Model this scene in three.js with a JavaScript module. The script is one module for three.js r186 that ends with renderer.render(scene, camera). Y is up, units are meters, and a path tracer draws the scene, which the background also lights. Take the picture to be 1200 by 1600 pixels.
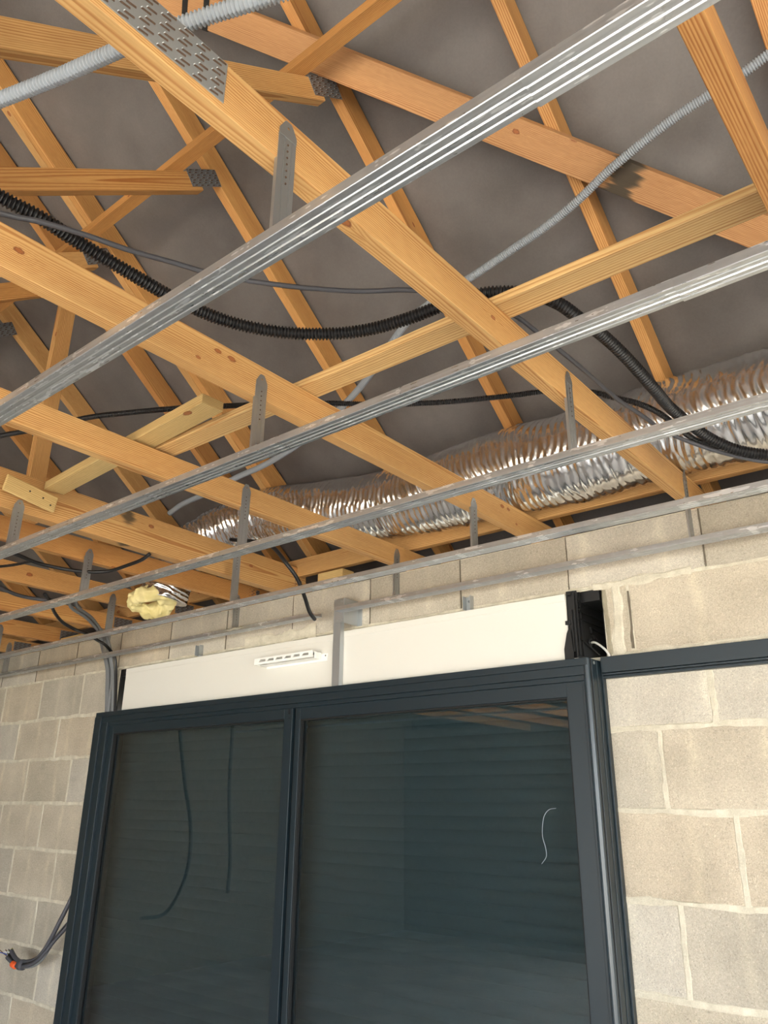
import * as THREE from 'three';
import { RoundedBoxGeometry } from 'three/addons/geometries/RoundedBoxGeometry.js';
import { mergeGeometries, toCreasedNormals } from 'three/addons/utils/BufferGeometryUtils.js';

// ---------------------------------------------------------------- camera, sky, exposure
const scene = new THREE.Scene();
const camera = new THREE.PerspectiveCamera(67.147, 1200 / 1600, 0.02, 100);
camera.position.set(0, 1.65, 2.55);
camera.rotation.set(0.361873, 0.689498, 0.009521, 'YXZ');
scene.add(camera);
scene.background = new THREE.Color(0.89, 0.97, 1.05);          // bright overcast sky, even in every direction
scene.backgroundIntensity = 1.0;
const sun = new THREE.DirectionalLight(0xfaf9f6, 4.2);          // low sun through the wide rear opening, on the floor behind the camera
sun.position.set(-5, 8.6, 17); sun.target.position.set(0, 0, 5); sun.castShadow = true; sun.shadow.mapSize.set(2048, 2048); sun.shadow.radius = 1;
Object.assign(sun.shadow.camera, { left: -12, right: 12, top: 12, bottom: -12, near: 0.5, far: 40 }); scene.add(sun, sun.target);
const renderer = new THREE.WebGLRenderer({ antialias: true });
renderer.toneMapping = THREE.LinearToneMapping;
renderer.toneMappingExposure = 9.9;
renderer.shadowMap.enabled = true;

// ---------------------------------------------------------------- helpers
let seed = 7;
const rnd = () => { seed = (seed * 1664525 + 1013904223) >>> 0; return seed / 4294967296; };
const rr = (a, b) => a + (b - a) * rnd();
const V = (x, y, z) => new THREE.Vector3(x, y, z);
const lerp = (a, b, t) => a + (b - a) * t, clamp = (x, a, b) => Math.min(b, Math.max(a, x));
const sstep = (a, b, x) => { const t = clamp((x - a) / (b - a), 0, 1); return t * t * (3 - 2 * t); };
const hash = (x, y, s) => { let h = Math.imul(x, 374761393) ^ Math.imul(y, 668265263) ^ Math.imul(s + 11, 2147483647 ^ 0x5bd1e995); h = Math.imul(h ^ (h >>> 13), 1274126177); h ^= h >>> 16; return (h >>> 0) / 4294967296; };
function noise(x, y, s = 0) {
  const xi = Math.floor(x), yi = Math.floor(y); let u = x - xi, v = y - yi; u = u * u * (3 - 2 * u); v = v * v * (3 - 2 * v);
  return lerp(lerp(hash(xi, yi, s), hash(xi + 1, yi, s), u), lerp(hash(xi, yi + 1, s), hash(xi + 1, yi + 1, s), u), v) * 2 - 1;
}
const fbm = (x, y, s, n = 4) => { let a = 0, k = 0.5; for (let i = 0; i < n; i++) { a += k * noise(x, y, s + i * 17); x *= 2.03; y *= 2.03; k *= 0.5; } return a; };
const names = {};
const numbered = (n) => { const k = names[n] = (names[n] ?? -1) + 1; return k ? n + '_' + String(k).padStart(3, '0') : n; };
function tag(o, label, category, group) { o.userData.label = label; if (category) o.userData.category = category; if (group) o.userData.group = group; return o; }
function thing(name, label, category, group) { const o = new THREE.Group(); o.name = numbered(name); scene.add(o); return tag(o, label, category, group); }
function mesh(name, geo, mat, parent) {
  const m = new THREE.Mesh(geo, mat); m.castShadow = m.receiveShadow = true;
  m.name = parent === scene ? numbered(name) : name; parent.add(m); return m;
}
function solo(name, geo, mat, label, category, group) { return tag(mesh(name, geo, mat, scene), label, category, group); }
function struct(name, geo, mat, label) { const o = geo ? mesh(name, geo, mat, scene) : new THREE.Group(); if (!geo) { o.name = numbered(name); scene.add(o); } o.userData.kind = 'structure'; if (label) o.userData.label = label; return o; }
// uv in metres from the dominant axis of each triangle
function boxUV(g, ou = 0, ov = 0) {
  if (g.index) g = g.toNonIndexed();
  const p = g.attributes.position, uv = new Float32Array(p.count * 2), a = V(), b = V(), c = V();
  for (let i = 0; i < p.count; i += 3) {
    a.fromBufferAttribute(p, i); b.fromBufferAttribute(p, i + 1); c.fromBufferAttribute(p, i + 2);
    const n = b.clone().sub(a).cross(c.clone().sub(a)), ax = Math.abs(n.x), ay = Math.abs(n.y), az = Math.abs(n.z);
    [a, b, c].forEach((q, k) => {
      const [u, v] = ax > ay && ax > az ? [q.z, q.y] : ay > az ? [q.x, q.z + 0.07] : [q.x, q.y];
      uv[(i + k) * 2] = u + ou; uv[(i + k) * 2 + 1] = v + ov;
    });
  }
  g.setAttribute('uv', new THREE.BufferAttribute(uv, 2)); return g;
}
const rbox = (w, h, d, r = 0.002, s = 1) => new RoundedBoxGeometry(w, h, d, s, Math.min(r, w / 2.2, h / 2.2, d / 2.2));
const box = (x0, x1, y0, y1, z0, z1, r = 0.0015) => boxUV(rbox(x1 - x0, y1 - y0, z1 - z0, r).translate((x0 + x1) / 2, (y0 + y1) / 2, (z0 + z1) / 2));
function orient(g, o, X, Y, Z) { return g.applyMatrix4(new THREE.Matrix4().makeBasis(X, Y, Z).setPosition(o)); }
const merge = (l) => mergeGeometries(l.map((g) => { g = g.index ? g.toNonIndexed() : g; for (const k of Object.keys(g.attributes)) if (!['position', 'normal', 'uv'].includes(k)) g.deleteAttribute(k); return g; }));

// ---------------------------------------------------------------- procedural materials
function tex(w, h, f, srgb = true, wrapS = THREE.MirroredRepeatWrapping, wrapT = wrapS) {
  const d = new Uint8Array(w * h * 4); let i = 0;
  for (let y = 0; y < h; y++) for (let x = 0; x < w; x++) { const c = f(x, y); d[i++] = clamp(c[0], 0, 255); d[i++] = clamp(c[1], 0, 255); d[i++] = clamp(c[2], 0, 255); d[i++] = 255; }
  const t = new THREE.DataTexture(d, w, h, THREE.RGBAFormat); t.magFilter = THREE.LinearFilter; t.minFilter = THREE.LinearMipmapLinearFilter; t.generateMipmaps = true;
  t.wrapS = wrapS; t.wrapT = wrapT; if (srgb) t.colorSpace = THREE.SRGBColorSpace; t.needsUpdate = true; return t;
}
const mix3 = (a, b, t) => [lerp(a[0], b[0], t), lerp(a[1], b[1], t), lerp(a[2], b[2], t)];
// softwood: growth rings cut along the length; 1024 x 256 px over 2 m x 0.25 m
function woodTex(s, o = {}) {
  const W = 1024, H = 256, early = o.early ?? [206, 163, 106], late = o.late ?? [162, 104, 52], knots = [];
  let sd = s * 9973 + 5; const q = () => { sd = (sd * 1664525 + 1013904223) >>> 0; return sd / 4294967296; };
  for (let k = 0; k < (o.knots ?? 5); k++) knots.push([q() * 2, q() * 0.25, 0.004 + q() * 0.006]);
  knots.push(...(o.at ?? [])); const d0 = o.pith ?? 0.012 + q() * 0.03, tilt = (q() - 0.5) * 0.03, vc = 0.05 + q() * 0.15, sp = o.ring ?? 0.0042;
  return tex(W, H, (x, y) => {
    const u = x / W * 2, v = y / H * 0.25; let dv = 0, dark = 0, ring = 0;
    for (const [ku, kv, kr] of knots) {
      const a = (u - ku) * 0.55, b = v - kv, r = Math.hypot(a, b);
      dv += Math.sign(b || 1) * Math.exp(-r * r / (kr * kr * 9)) * kr * 0.9; const e = r / kr + noise(u * 300, v * 300, 3) * 0.15;
      dark = Math.max(dark, 1 - sstep(0.75, 1.15, e)); ring = Math.max(ring, Math.exp(-Math.pow((e - 0.95) / 0.16, 2)));
    }
    const vv = v - dv - vc + 0.010 * noise(u * 1.3, 0.5, s) + 0.003 * noise(u * 5, v * 14, s + 2);
    const dep = d0 + tilt * u + 0.006 * noise(u * 0.9, 3.1, s + 4), r = Math.hypot(vv, dep);
    let ph = r / sp + 0.5 * noise(u * 2.5, v * 50, s + 5); ph -= Math.floor(ph);
    const l = sstep(0.35, 0.85, ph) * (1 - sstep(0.9, 1, ph)), fine = noise(u * 12, v * 1400, s + 6) * 7 + noise(u * 60, v * 400, s + 8) * 4;
    let c = mix3(early, late, l * (0.72 + 0.3 * noise(u * 2, v * 30, s + 7)));
    const t = 1 + 0.09 * noise(u * 2.2, v * 9, s + 9); c = [c[0] * t + fine, c[1] * t * (0.99 + 0.01 * t) + fine, c[2] * t + fine * 0.8];
    c = mix3(c, [150, 82, 42], dark * 0.75); c = mix3(c, [84, 42, 22], ring * dark * 0.8);
    if (o.stain) { const a = Math.abs(u - o.stain[0]) - 0.036 + 0.022 * noise(u * 4, v * 160, 77); c = mix3(c, [52, 46, 36], (1 - sstep(-0.012, 0.02, o.spot ? a + 0.024 : a)) * (o.spot ? sstep(o.spot - 0.05, o.spot - 0.01, v) * (1 - sstep(0.15, 0.155, v)) * 0.7 : 0.88)); }
    return c;
  });
}
const woodMaps = [1, 2, 3, 4, 5, 6].map((s) => woodTex(s, { knots: 3 + s % 4, ring: 0.0042 + 0.0008 * (s % 3) }));
const woodMat = (map, tint = 0xffffff) => new THREE.MeshStandardMaterial({ map, color: tint, roughness: 0.62, bumpMap: map, bumpScale: 0.0006 });
const tints = [0xffffff, 0xfff4e6, 0xf6e6d2, 0xffeedd];
const WOOD = []; woodMaps.forEach((m, i) => { m.repeat.set(0.5, 4); WOOD.push(woodMat(m, tints[i % 4])); });
const braceMap = woodTex(21, { early: [196, 148, 100], late: [158, 104, 62], knots: 6, stain: [1.317, 0.02] }); braceMap.repeat.set(0.5, 4);
const BRACE = woodMat(braceMap);
const palMap = woodTex(31, { early: [206, 178, 122], late: [178, 138, 82], knots: 2, ring: 0.006, pith: 0.006 }); palMap.repeat.set(0.5, 4);
const PALE = woodMat(palMap), PLANED = woodMat(woodTex(41, { early: [206, 172, 118], late: [160, 108, 58], knots: 0, ring: 0.0075, pith: 0.07 })); PLANED.map.repeat.set(0.5, 4);
const CHORD_A = woodMat(woodTex(51, { knots: 1, at: [[0.89, 0.118, 0.0105], [0.865, 0.112, 0.008], [0.40, 0.05, 0.005]], ring: 0.0042 })), CHORD_B = woodMat(woodTex(52, { knots: 0, at: [[0.673, 0.067, 0.0055], [0.63, 0.066, 0.0065], [0.727, 0.024, 0.004], [1.16, 0.05, 0.006]], ring: 0.0048 })), CHORD_D = woodMat(woodTex(53, { knots: 1, at: [[1.06, 0.105, 0.007], [0.5, 0.075, 0.006]], stain: [1.17, 0.1], spot: 0.115, ring: 0.006 }));
for (const m of [CHORD_A, CHORD_B, CHORD_D]) m.map.repeat.set(0.5, 4);
const wood = (k) => WOOD[((k % WOOD.length) + WOOD.length) % WOOD.length];

function blockTex(s) {
  const b1 = 0.12 + 0.06 * hash(s, 1, 1), b2 = 0.34 + 0.06 * hash(s, 2, 1), W = 512, H = 256;
  return tex(W, H, (x, y) => {
    const u = x / W * 0.5, v = y / H * 0.25, g = noise(u * 620, v * 620, s) * 9 + noise(u * 260, v * 260, s + 1) * 8, big = fbm(u * 7, v * 7, s + 3) * 16;
    const band = Math.max(Math.exp(-Math.pow((u - b1 - 0.008 * noise(v * 20, 1, s)) / 0.018, 2)), 0.8 * Math.exp(-Math.pow((u - b2 - 0.008 * noise(v * 20, 2, s)) / 0.02, 2))) * (0.5 + 0.5 * noise(u * 10, v * 12, s + 8));
    const pit = noise(u * 420, v * 420, s + 5) > 0.72 ? -24 : 0, lite = noise(u * 350, v * 350, s + 6) > 0.76 ? 20 : 0, t = g + big + pit + lite + Math.max(0, band) * 20;
    return [190 + t, 182 + t * 0.98, 168 + t * 0.92 - Math.max(0, band) * 3];
  });
}
const blockBump = tex(512, 512, (x, y) => { const u = x / 512, n = 128 + 60 * noise(x * 0.55, y * 0.55, 2) + 45 * noise(x * 0.2, y * 0.2, 3) + (noise(x * 0.4, y * 0.4, 5) > 0.7 ? -60 : 0); return [n, n, n]; }, false);
blockBump.repeat.set(2.4, 2.4);
const BLOCK = [0, 1, 2, 3, 4, 5].map((s) => { const m = blockTex(s + 50); m.repeat.set(2, 4); return new THREE.MeshStandardMaterial({ map: m, color: [0xffffff, 0xf4f2ee, 0xfffaf2, 0xf0eeea, 0xfff8ee, 0xf8f4ec][s], roughness: 0.95, bumpMap: blockBump, bumpScale: 0.0022 }); });
const mortarMap = tex(256, 256, (x, y) => { const t = fbm(x * 0.04, y * 0.04, 70) * 22 + noise(x * 0.7, y * 0.7, 71) * 8; return [206 + t, 198 + t, 179 + t]; }); mortarMap.repeat.set(3, 3);
const MORTAR = new THREE.MeshStandardMaterial({ map: mortarMap, roughness: 0.95, bumpMap: blockBump, bumpScale: 0.0018 });
const MORTARGREY = new THREE.MeshStandardMaterial({ map: mortarMap, color: 0xbdbab2, roughness: 0.95, bumpMap: blockBump, bumpScale: 0.0012 });
const membraneMap = tex(512, 512, (x, y) => { const t = fbm(x * 0.012, y * 0.012, 80, 5) * 26 + noise(x * 0.9, y * 0.9, 81) * 3; return [104 + t, 99 + t, 97 + t]; }); membraneMap.repeat.set(0.6, 0.6);
const MEMBRANE = new THREE.MeshStandardMaterial({ map: membraneMap, roughness: 0.5, side: THREE.DoubleSide });
const zincMap = tex(512, 256, (x, y) => {
  const sc = sstep(0.36, 0.5, noise(x * 0.045, y * 0.16, 91) * 0.6 + noise(x * 0.014, y * 0.05, 92) * 0.5 + noise(x * 0.2, y * 0.35, 93) * 0.2), t = 198 + noise(x * 0.1, y * 0.1, 90) * 5 + noise(x * 0.006, y * 0.2, 94) * 9 + sc * 44;
  return [t - 3, t, t + 3];
}); zincMap.repeat.set(1.4, 5);
const zincRough = tex(256, 256, (x, y) => { const t = 100 + noise(x * 0.01, y * 0.2, 95) * 12 + noise(x * 0.2, y * 0.2, 96) * 14; return [t, t, t]; }, false); zincRough.repeat.set(1.4, 5);
const ZINC = new THREE.MeshStandardMaterial({ map: zincMap, metalness: 0.86, roughness: 0.85, roughnessMap: zincRough });
const HANGERZINC = new THREE.MeshStandardMaterial({ color: 0xacaeaf, metalness: 0.85, roughness: 0.38 });
const STEEL = new THREE.MeshStandardMaterial({ color: 0xb4b8ba, metalness: 0.75, roughness: 0.42 });
const STEELDARK = new THREE.MeshStandardMaterial({ color: 0x84868a, metalness: 0.7, roughness: 0.5 });
const FOIL = new THREE.MeshStandardMaterial({ color: 0xe6e6e8, metalness: 1, roughness: 0.2 });
const ANTHRACITE = new THREE.MeshPhysicalMaterial({ color: 0x15242c, roughness: 0.42, clearcoat: 0.15, clearcoatRoughness: 0.4 });
const ANTHRBEAD = new THREE.MeshPhysicalMaterial({ color: 0x2a363e, roughness: 0.3, clearcoat: 0.5, clearcoatRoughness: 0.25 });
const ANTHRDARK = new THREE.MeshStandardMaterial({ color: 0x22292f, roughness: 0.5 });
const SEAL = new THREE.MeshStandardMaterial({ color: 0x0c0e10, roughness: 0.7 });
const SHUTTER = new THREE.MeshStandardMaterial({ color: 0x566063, roughness: 0.4 });
const GLASS = new THREE.MeshPhysicalMaterial({ color: 0xd8e0e2, roughness: 0.0, transmission: 1, thickness: 0, ior: 1.62 });
const WHITE = new THREE.MeshStandardMaterial({ color: 0xe0ddd4, roughness: 0.45 });
const WHITEPLASTIC = new THREE.MeshStandardMaterial({ color: 0xf4f3ee, roughness: 0.35 });
const BLACK = new THREE.MeshStandardMaterial({ color: 0x121213, roughness: 0.45 });
const CABLEBLACK = new THREE.MeshStandardMaterial({ color: 0x17171a, roughness: 0.42 });
const CABLEGREY = new THREE.MeshStandardMaterial({ color: 0x77797c, roughness: 0.5 });
const CABLEDARK = new THREE.MeshStandardMaterial({ color: 0x46464c, roughness: 0.5 });
const CONDUITGREY = new THREE.MeshStandardMaterial({ color: 0x9aa0a8, roughness: 0.5 });
const CONDUITWHITE = new THREE.MeshStandardMaterial({ color: 0xa4abb3, roughness: 0.5 });
const ORANGE = new THREE.MeshStandardMaterial({ color: 0xf0622a, roughness: 0.5 });
const woolMap = tex(128, 128, (x, y) => { const t = fbm(x * 0.08, y * 0.08, 60) * 30; return [238 + t, 222 + t, 160 + t * 1.2]; });
const WOOL = new THREE.MeshStandardMaterial({ map: woolMap, roughness: 1 });
const concreteMap = tex(256, 256, (x, y) => { const t = fbm(x * 0.03, y * 0.03, 100, 5) * 26; return [216 + t, 211 + t, 203 + t]; }); concreteMap.repeat.set(0.4, 0.4);
const CONCRETE = new THREE.MeshStandardMaterial({ map: concreteMap, roughness: 0.9 });
const GROUND = new THREE.MeshStandardMaterial({ map: concreteMap, color: 0xd8d0c0, roughness: 1 });
const RENDER = new THREE.MeshStandardMaterial({ map: mortarMap, color: 0xa8a49c, roughness: 0.95 });

// ---------------------------------------------------------------- the setting
const XL = -7.5, XR = 3.4, ZB = 7.2, WT = 2.596;               // inner faces of the left, right and rear walls; wall top
struct('floor', box(XL - 0.2, XR + 0.2, -0.15, 0, -0.2, ZB + 0.2, 0.004), CONCRETE);
struct('ground', box(-40, 40, -0.35, -0.16, -40, 40, 0.01), GROUND);
const DX0 = -4.095, DX1 = -1.096, DTOP = 2.376;                // opening of the sliding door and its shutter box
const wf = struct('wall_front');
mesh('mortar_bed', merge([box(XL, DX0, 0, WT, -0.2, 0, 0.001), box(-1.16, XR, 0, 2.134, -0.2, 0, 0.001), box(DX1, XR, 2.134, WT, -0.2, 0, 0.001), box(DX0, DX1, DTOP, WT, -0.2, 0, 0.001)]), MORTAR, wf).userData.kind = 'stuff';
// courses of hollow concrete blocks: bed joints and head joints as they stand in the photograph
const beds = [0, 0.12, 0.375, 0.63, 0.885, 1.124, 1.381, 1.637, 1.890, 2.134, 2.384, WT];
const heads = [[-0.60, -4.60], [-0.93, -4.52], [-0.75, -4.76], [-0.94, -4.53], [-0.72, -4.64], [-0.942, -4.506], [-0.747, -4.74], [-0.945, -4.495], [-0.765, -4.70], [-1.0, -4.98], [-0.728, -1.211]];
const blockGeo = (w, h) => {                                    // chipped front arrises, a face that is not quite flat
  const g = rbox(w, h, 0.024, 0.0035, 1), p = g.attributes.position, s = Math.floor(rnd() * 999);
  for (let i = 0; i < p.count; i++) { const x = p.getX(i), y = p.getY(i); if (p.getZ(i) > 0) p.setXYZ(i, x + 0.004 * noise(x * 9, y * 9, s), y + 0.003 * noise(x * 9, y * 9, s + 1), p.getZ(i) + 0.0015 * noise(x * 6, y * 6, s + 2)); }
  g.computeVertexNormals(); return g;
};
function strip(len, wid, s, vertical) {                         // a smeared mortar joint with a ragged edge
  const n = Math.max(6, Math.round(len / 0.018)), pos = [], P = [];
  for (let i = 0; i <= n; i++) {
    const t = (i / n - 0.5) * len, w0 = wid * (0.5 + 0.32 * noise(t * 14, s, 5) + 0.16 * noise(t * 60, s, 6)), w1 = wid * (0.5 + 0.32 * noise(t * 14, s, 7) + 0.16 * noise(t * 60, s, 8));
    P.push([t, -w0, 0], [t, -w0 * 0.6, 0.0032], [t, w1 * 0.6, 0.0032], [t, w1, 0]);
  }
  for (let i = 0; i < n; i++) for (let k = 0; k < 3; k++) { const a = P[i * 4 + k], b = P[i * 4 + 4 + k], c = P[i * 4 + 5 + k], d = P[i * 4 + 1 + k]; for (const q of [a, b, c, a, c, d]) pos.push(vertical ? -q[1] : q[0], vertical ? q[0] : q[1], q[2]); }
  const g = new THREE.BufferGeometry(); g.setAttribute('position', new THREE.Float32BufferAttribute(pos, 3));
  g.setAttribute('uv', new THREE.Float32BufferAttribute(pos.flatMap((v, i) => i % 3 === 2 ? [] : [v]), 2)); g.computeVertexNormals(); return g;
}
function at(o, x, y, z) { o.position.set(x, y, z); return o; }
const BW = 0.503, CRACK = new THREE.MeshStandardMaterial({ color: 0x6a6154, roughness: 1 });
for (let r = 0; r < beds.length - 1; r++) {
  const y0 = beds[r], y1 = beds[r + 1], top = r === beds.length - 2, h = y1 - y0;
  const spans = top ? [[XL, XR]] : [[XL, DX0], [r === 9 ? DX1 : -1.16, XR]];
  spans.forEach(([a, b], si) => {
    const j0 = top ? heads[r][0] : si ? heads[r][0] : heads[r][1], js = [];
    for (let k = -20; k < 24; k++) { const x = j0 + k * (top ? 0.4845 : BW) + (k ? 0.006 * noise(k, r, 3) : 0); if (x > a + 0.04 && x < b - 0.04) js.push(x); }
    const ed = [a, ...js, b];
    for (let i = 0; i + 1 < ed.length; i++) {
      const jw = top ? 0.003 : 0.012, w = ed[i + 1] - ed[i] - jw, hh = h - (top ? 0.006 : 0.012);
      if (ed[i] > 1.8 || ed[i + 1] < -7.0) continue;
      const g = boxUV(blockGeo(w, hh), i * 0.13 + r * 0.31 + w / 2, hh / 2), m = mesh('concrete_block', g, BLOCK[Math.floor(rnd() * 6)], wf);
      at(m, (ed[i] + ed[i + 1]) / 2, (y0 + y1) / 2, -0.0095 + rr(-0.0008, 0.0008));
    }
    if (top) for (const x of js) if (x < 1.8 && x > -7) at(mesh('joint_crack', strip(h * 0.97, 0.005, x * 3.3, true), CRACK, wf), x, (y0 + y1) / 2, 0.0008);
    if (!top) for (const x of js) if (x < 1.8 && x > -7 && Math.abs(x + 1.0) > 0.001) at(mesh('mortar_joint', strip(h * 0.98, r === 8 && si ? 0.036 : 0.021, r * 7.7 + x, true), MORTAR, wf), x, (y0 + y1) / 2, 0.0006);
    if (r > 0) { const w = Math.min(b, 1.8) - Math.max(a, -7); at(mesh('mortar_joint', strip(w, top ? 0.012 : 0.024, r * 3.1 + si, false), MORTAR, wf), Math.max(a, -7) + w / 2, y0, 0.0008); }
  });
}
// cracked joint, grey jamb reveal and rough mortar patches round the shutter box
mesh('mortar_patch', (() => { const g = strip(0.235, 0.018, 4.4, true); return g; })(), MORTARGREY, wf).position.set(DX1 + 0.012, 2.25, 0.0012);
at(mesh('mortar_patch', strip(0.27, 0.042, 9.4, true), MORTAR, wf), DX1 + 0.052, 2.25, 0.0022);
at(mesh('mortar_patch', strip(0.5, 0.05, 2.2, false), MORTAR, wf), -2.75, 2.405, 0.0035);
at(mesh('mortar_patch', strip(0.35, 0.03, 6.2, false), MORTAR, wf), -0.95, 2.385, 0.003);
mesh('joint_crack', (() => { const g = strip(0.2, 0.009, 11.3, true); return g; })(), CRACK, wf).position.set(-1.0, 2.25, 0.0012);

function gable(x0, x1, holes) {                                 // a wall with a pointed top; holes [z0, z1, y0, y1]
  const s = new THREE.Shape(); s.moveTo(-0.2, 0); s.lineTo(ZB + 0.2, 0); s.lineTo(ZB + 0.2, 2.9); s.lineTo(3.6, 5.83); s.lineTo(-0.2, 2.87); s.closePath();
  for (const [a, b, c, d] of holes) { const p = new THREE.Path(); p.moveTo(a, c); p.lineTo(a, d); p.lineTo(b, d); p.lineTo(b, c); p.closePath(); s.holes.push(p); }
  const g = new THREE.ExtrudeGeometry(s, { depth: x1 - x0, bevelEnabled: false }); g.rotateY(-Math.PI / 2); g.translate(x1, 0, 0); return boxUV(g);
}
struct('wall_left', gable(XL - 0.2, XL, []), RENDER);
struct('wall_right', gable(XR, XR + 0.2, [[0.9, 6.8, 0.01, 2.4]]), RENDER);
struct('wall_rear', merge([box(XL, -3.7, 0, 2.7, ZB, ZB + 0.2), box(3.0, XR, 0, 2.7, ZB, ZB + 0.2), box(-3.7, 3.0, 2.42, 2.7, ZB, ZB + 0.2)]), RENDER);

// roof underlay: a sagging membrane on each slope, carried by the rafters
const SL = 0.78, TH = Math.atan(SL), roofY = (z) => 2.9 + SL * z, ROOFUP = 0.1 / Math.cos(TH);
const rafterXs = [-0.147, -0.745, -1.362, -1.95, -2.655, -2.945, -3.565, -4.075, -4.74, -5.35];
function slope(front) {
  const z0 = front ? -0.62 : 3.62, z1 = front ? 3.62 : 7.85, nx = 340, nz = 110, pos = [], uv = [], idx = [];
  for (let j = 0; j <= nz; j++) for (let i = 0; i <= nx; i++) {
    const x = lerp(XL - 0.1, XR + 0.1, i / nx), z = lerp(z0, z1, j / nz), f = front ? z : 7.2 - z; let d = 1;
    for (const q of rafterXs) d = Math.min(d, Math.abs(x - q) / 0.3);
    const sag = 0.022 * sstep(0.12, 1, d) * (0.6 + 0.5 * noise(x * 1.7, z * 0.8, 40)) + 0.020 * sstep(0.1, 0.6, d) * Math.max(0, noise(x * 1.1 + z * 0.4, z * 6 + x * 1.6, 41)) + 0.010 * sstep(0.1, 0.5, d) * noise(x * 3 + z, z * 16, 42);
    pos.push(x, roofY(f) + ROOFUP + 0.010 - sag * 0.8 - 0.016 * sstep(0.1, 0.5, d) * Math.pow(1 - Math.abs(noise(x * 0.5 + z * 0.3, z * 2.4 - x * 0.45, 43)), 9) - 0.012 * sstep(0.1, 0.5, d) * Math.pow(1 - Math.abs(noise(x * 0.8, z * 3.3 - x * 0.9, 44)), 10), z); uv.push(x, z * 1.27);
  }
  for (let j = 0; j < nz; j++) for (let i = 0; i < nx; i++) { const a = j * (nx + 1) + i, b = a + 1, c = a + nx + 1, e = c + 1; idx.push(a, b, e, a, e, c); }
  const g = new THREE.BufferGeometry(); g.setAttribute('position', new THREE.Float32BufferAttribute(pos, 3)); g.setAttribute('uv', new THREE.Float32BufferAttribute(uv, 2)); g.setIndex(idx); g.computeVertexNormals(); return g;
}
struct('ceiling', slope(true), MEMBRANE, 'dark grey roof underlay sagging between the rafters');
struct('ceiling', slope(false), MEMBRANE, 'dark grey roof underlay on the rear slope');
// roof covering above the membrane and boxed eaves, so that daylight enters through the openings only
function roofSlab(front) { const s = new THREE.Shape(), y = (z) => roofY(z) + ROOFUP; s.moveTo(-0.8, y(-0.8) + 0.03); s.lineTo(3.6, y(3.6) + 0.03); s.lineTo(3.6, y(3.6) + 0.15); s.lineTo(-0.8, y(-0.8) + 0.15); s.closePath(); const g = new THREE.ExtrudeGeometry(s, { depth: XR - XL + 0.6, bevelEnabled: false }); g.rotateY(-Math.PI / 2); g.translate(XR + 0.3, 0, 0); if (!front) { g.scale(1, 1, -1); g.translate(0, 0, 7.2); const p = g.attributes.position; for (let i = 0; i < p.count; i += 3) { const a = [p.getX(i), p.getY(i), p.getZ(i)]; p.setXYZ(i, p.getX(i + 2), p.getY(i + 2), p.getZ(i + 2)); p.setXYZ(i + 2, ...a); } g.computeVertexNormals(); } return boxUV(g); }
const roof = struct('roof'); mesh('roof_slab', roofSlab(true), ANTHRDARK, roof); mesh('roof_slab', roofSlab(false), ANTHRDARK, roof);
struct('trim_1', box(XL - 0.2, XR + 0.2, 2.28, 2.62, -0.66, -0.63), ANTHRDARK, 'fascia board outside the eave');
struct('trim_2', box(XL - 0.2, XR + 0.2, 2.28, 2.31, -0.63, -0.2), ANTHRDARK, 'soffit board under the eave');
struct('trim_5', box(XL - 0.2, XL - 0.001, 2.28, 2.9, -0.66, -0.2), ANTHRDARK, 'closed left end of the eave'); struct('trim_6', box(XR + 0.001, XR + 0.2, 2.28, 2.9, -0.66, -0.2), ANTHRDARK, 'closed right end of the eave');
struct('trim_7', box(XL - 0.2, XL - 0.001, 2.42, 2.9, 7.4, 7.87), ANTHRDARK, 'closed left end of the rear eave'); struct('trim_8', box(XR + 0.001, XR + 0.2, 2.42, 2.9, 7.4, 7.87), ANTHRDARK, 'closed right end of the rear eave');
struct('trim_3', box(XL - 0.2, XR + 0.2, 2.3, 2.7, 7.84, 7.87), ANTHRDARK, 'fascia board outside the rear eave');
struct('trim_4', box(XL - 0.2, XR + 0.2, 2.42, 2.45, 7.4, 7.84), ANTHRDARK, 'soffit board under the rear eave');

// ---------------------------------------------------------------- timber
// a sawn timber from p0 to p1; h is measured along "up", w across
function timber(p0, p1, w, h, up, r = 0.0022, ou = rr(0, 6), ov = rr(0, 0.9)) {
  const X = p1.clone().sub(p0), L = X.length(); X.normalize(); const Z = X.clone().cross(up).normalize(), Y = Z.clone().cross(X);
  const g = boxUV(rbox(L, h, w, r), ou, ov);
  return orient(g, p0.clone().add(p1).multiplyScalar(0.5), X, Y, Z);
}
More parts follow.
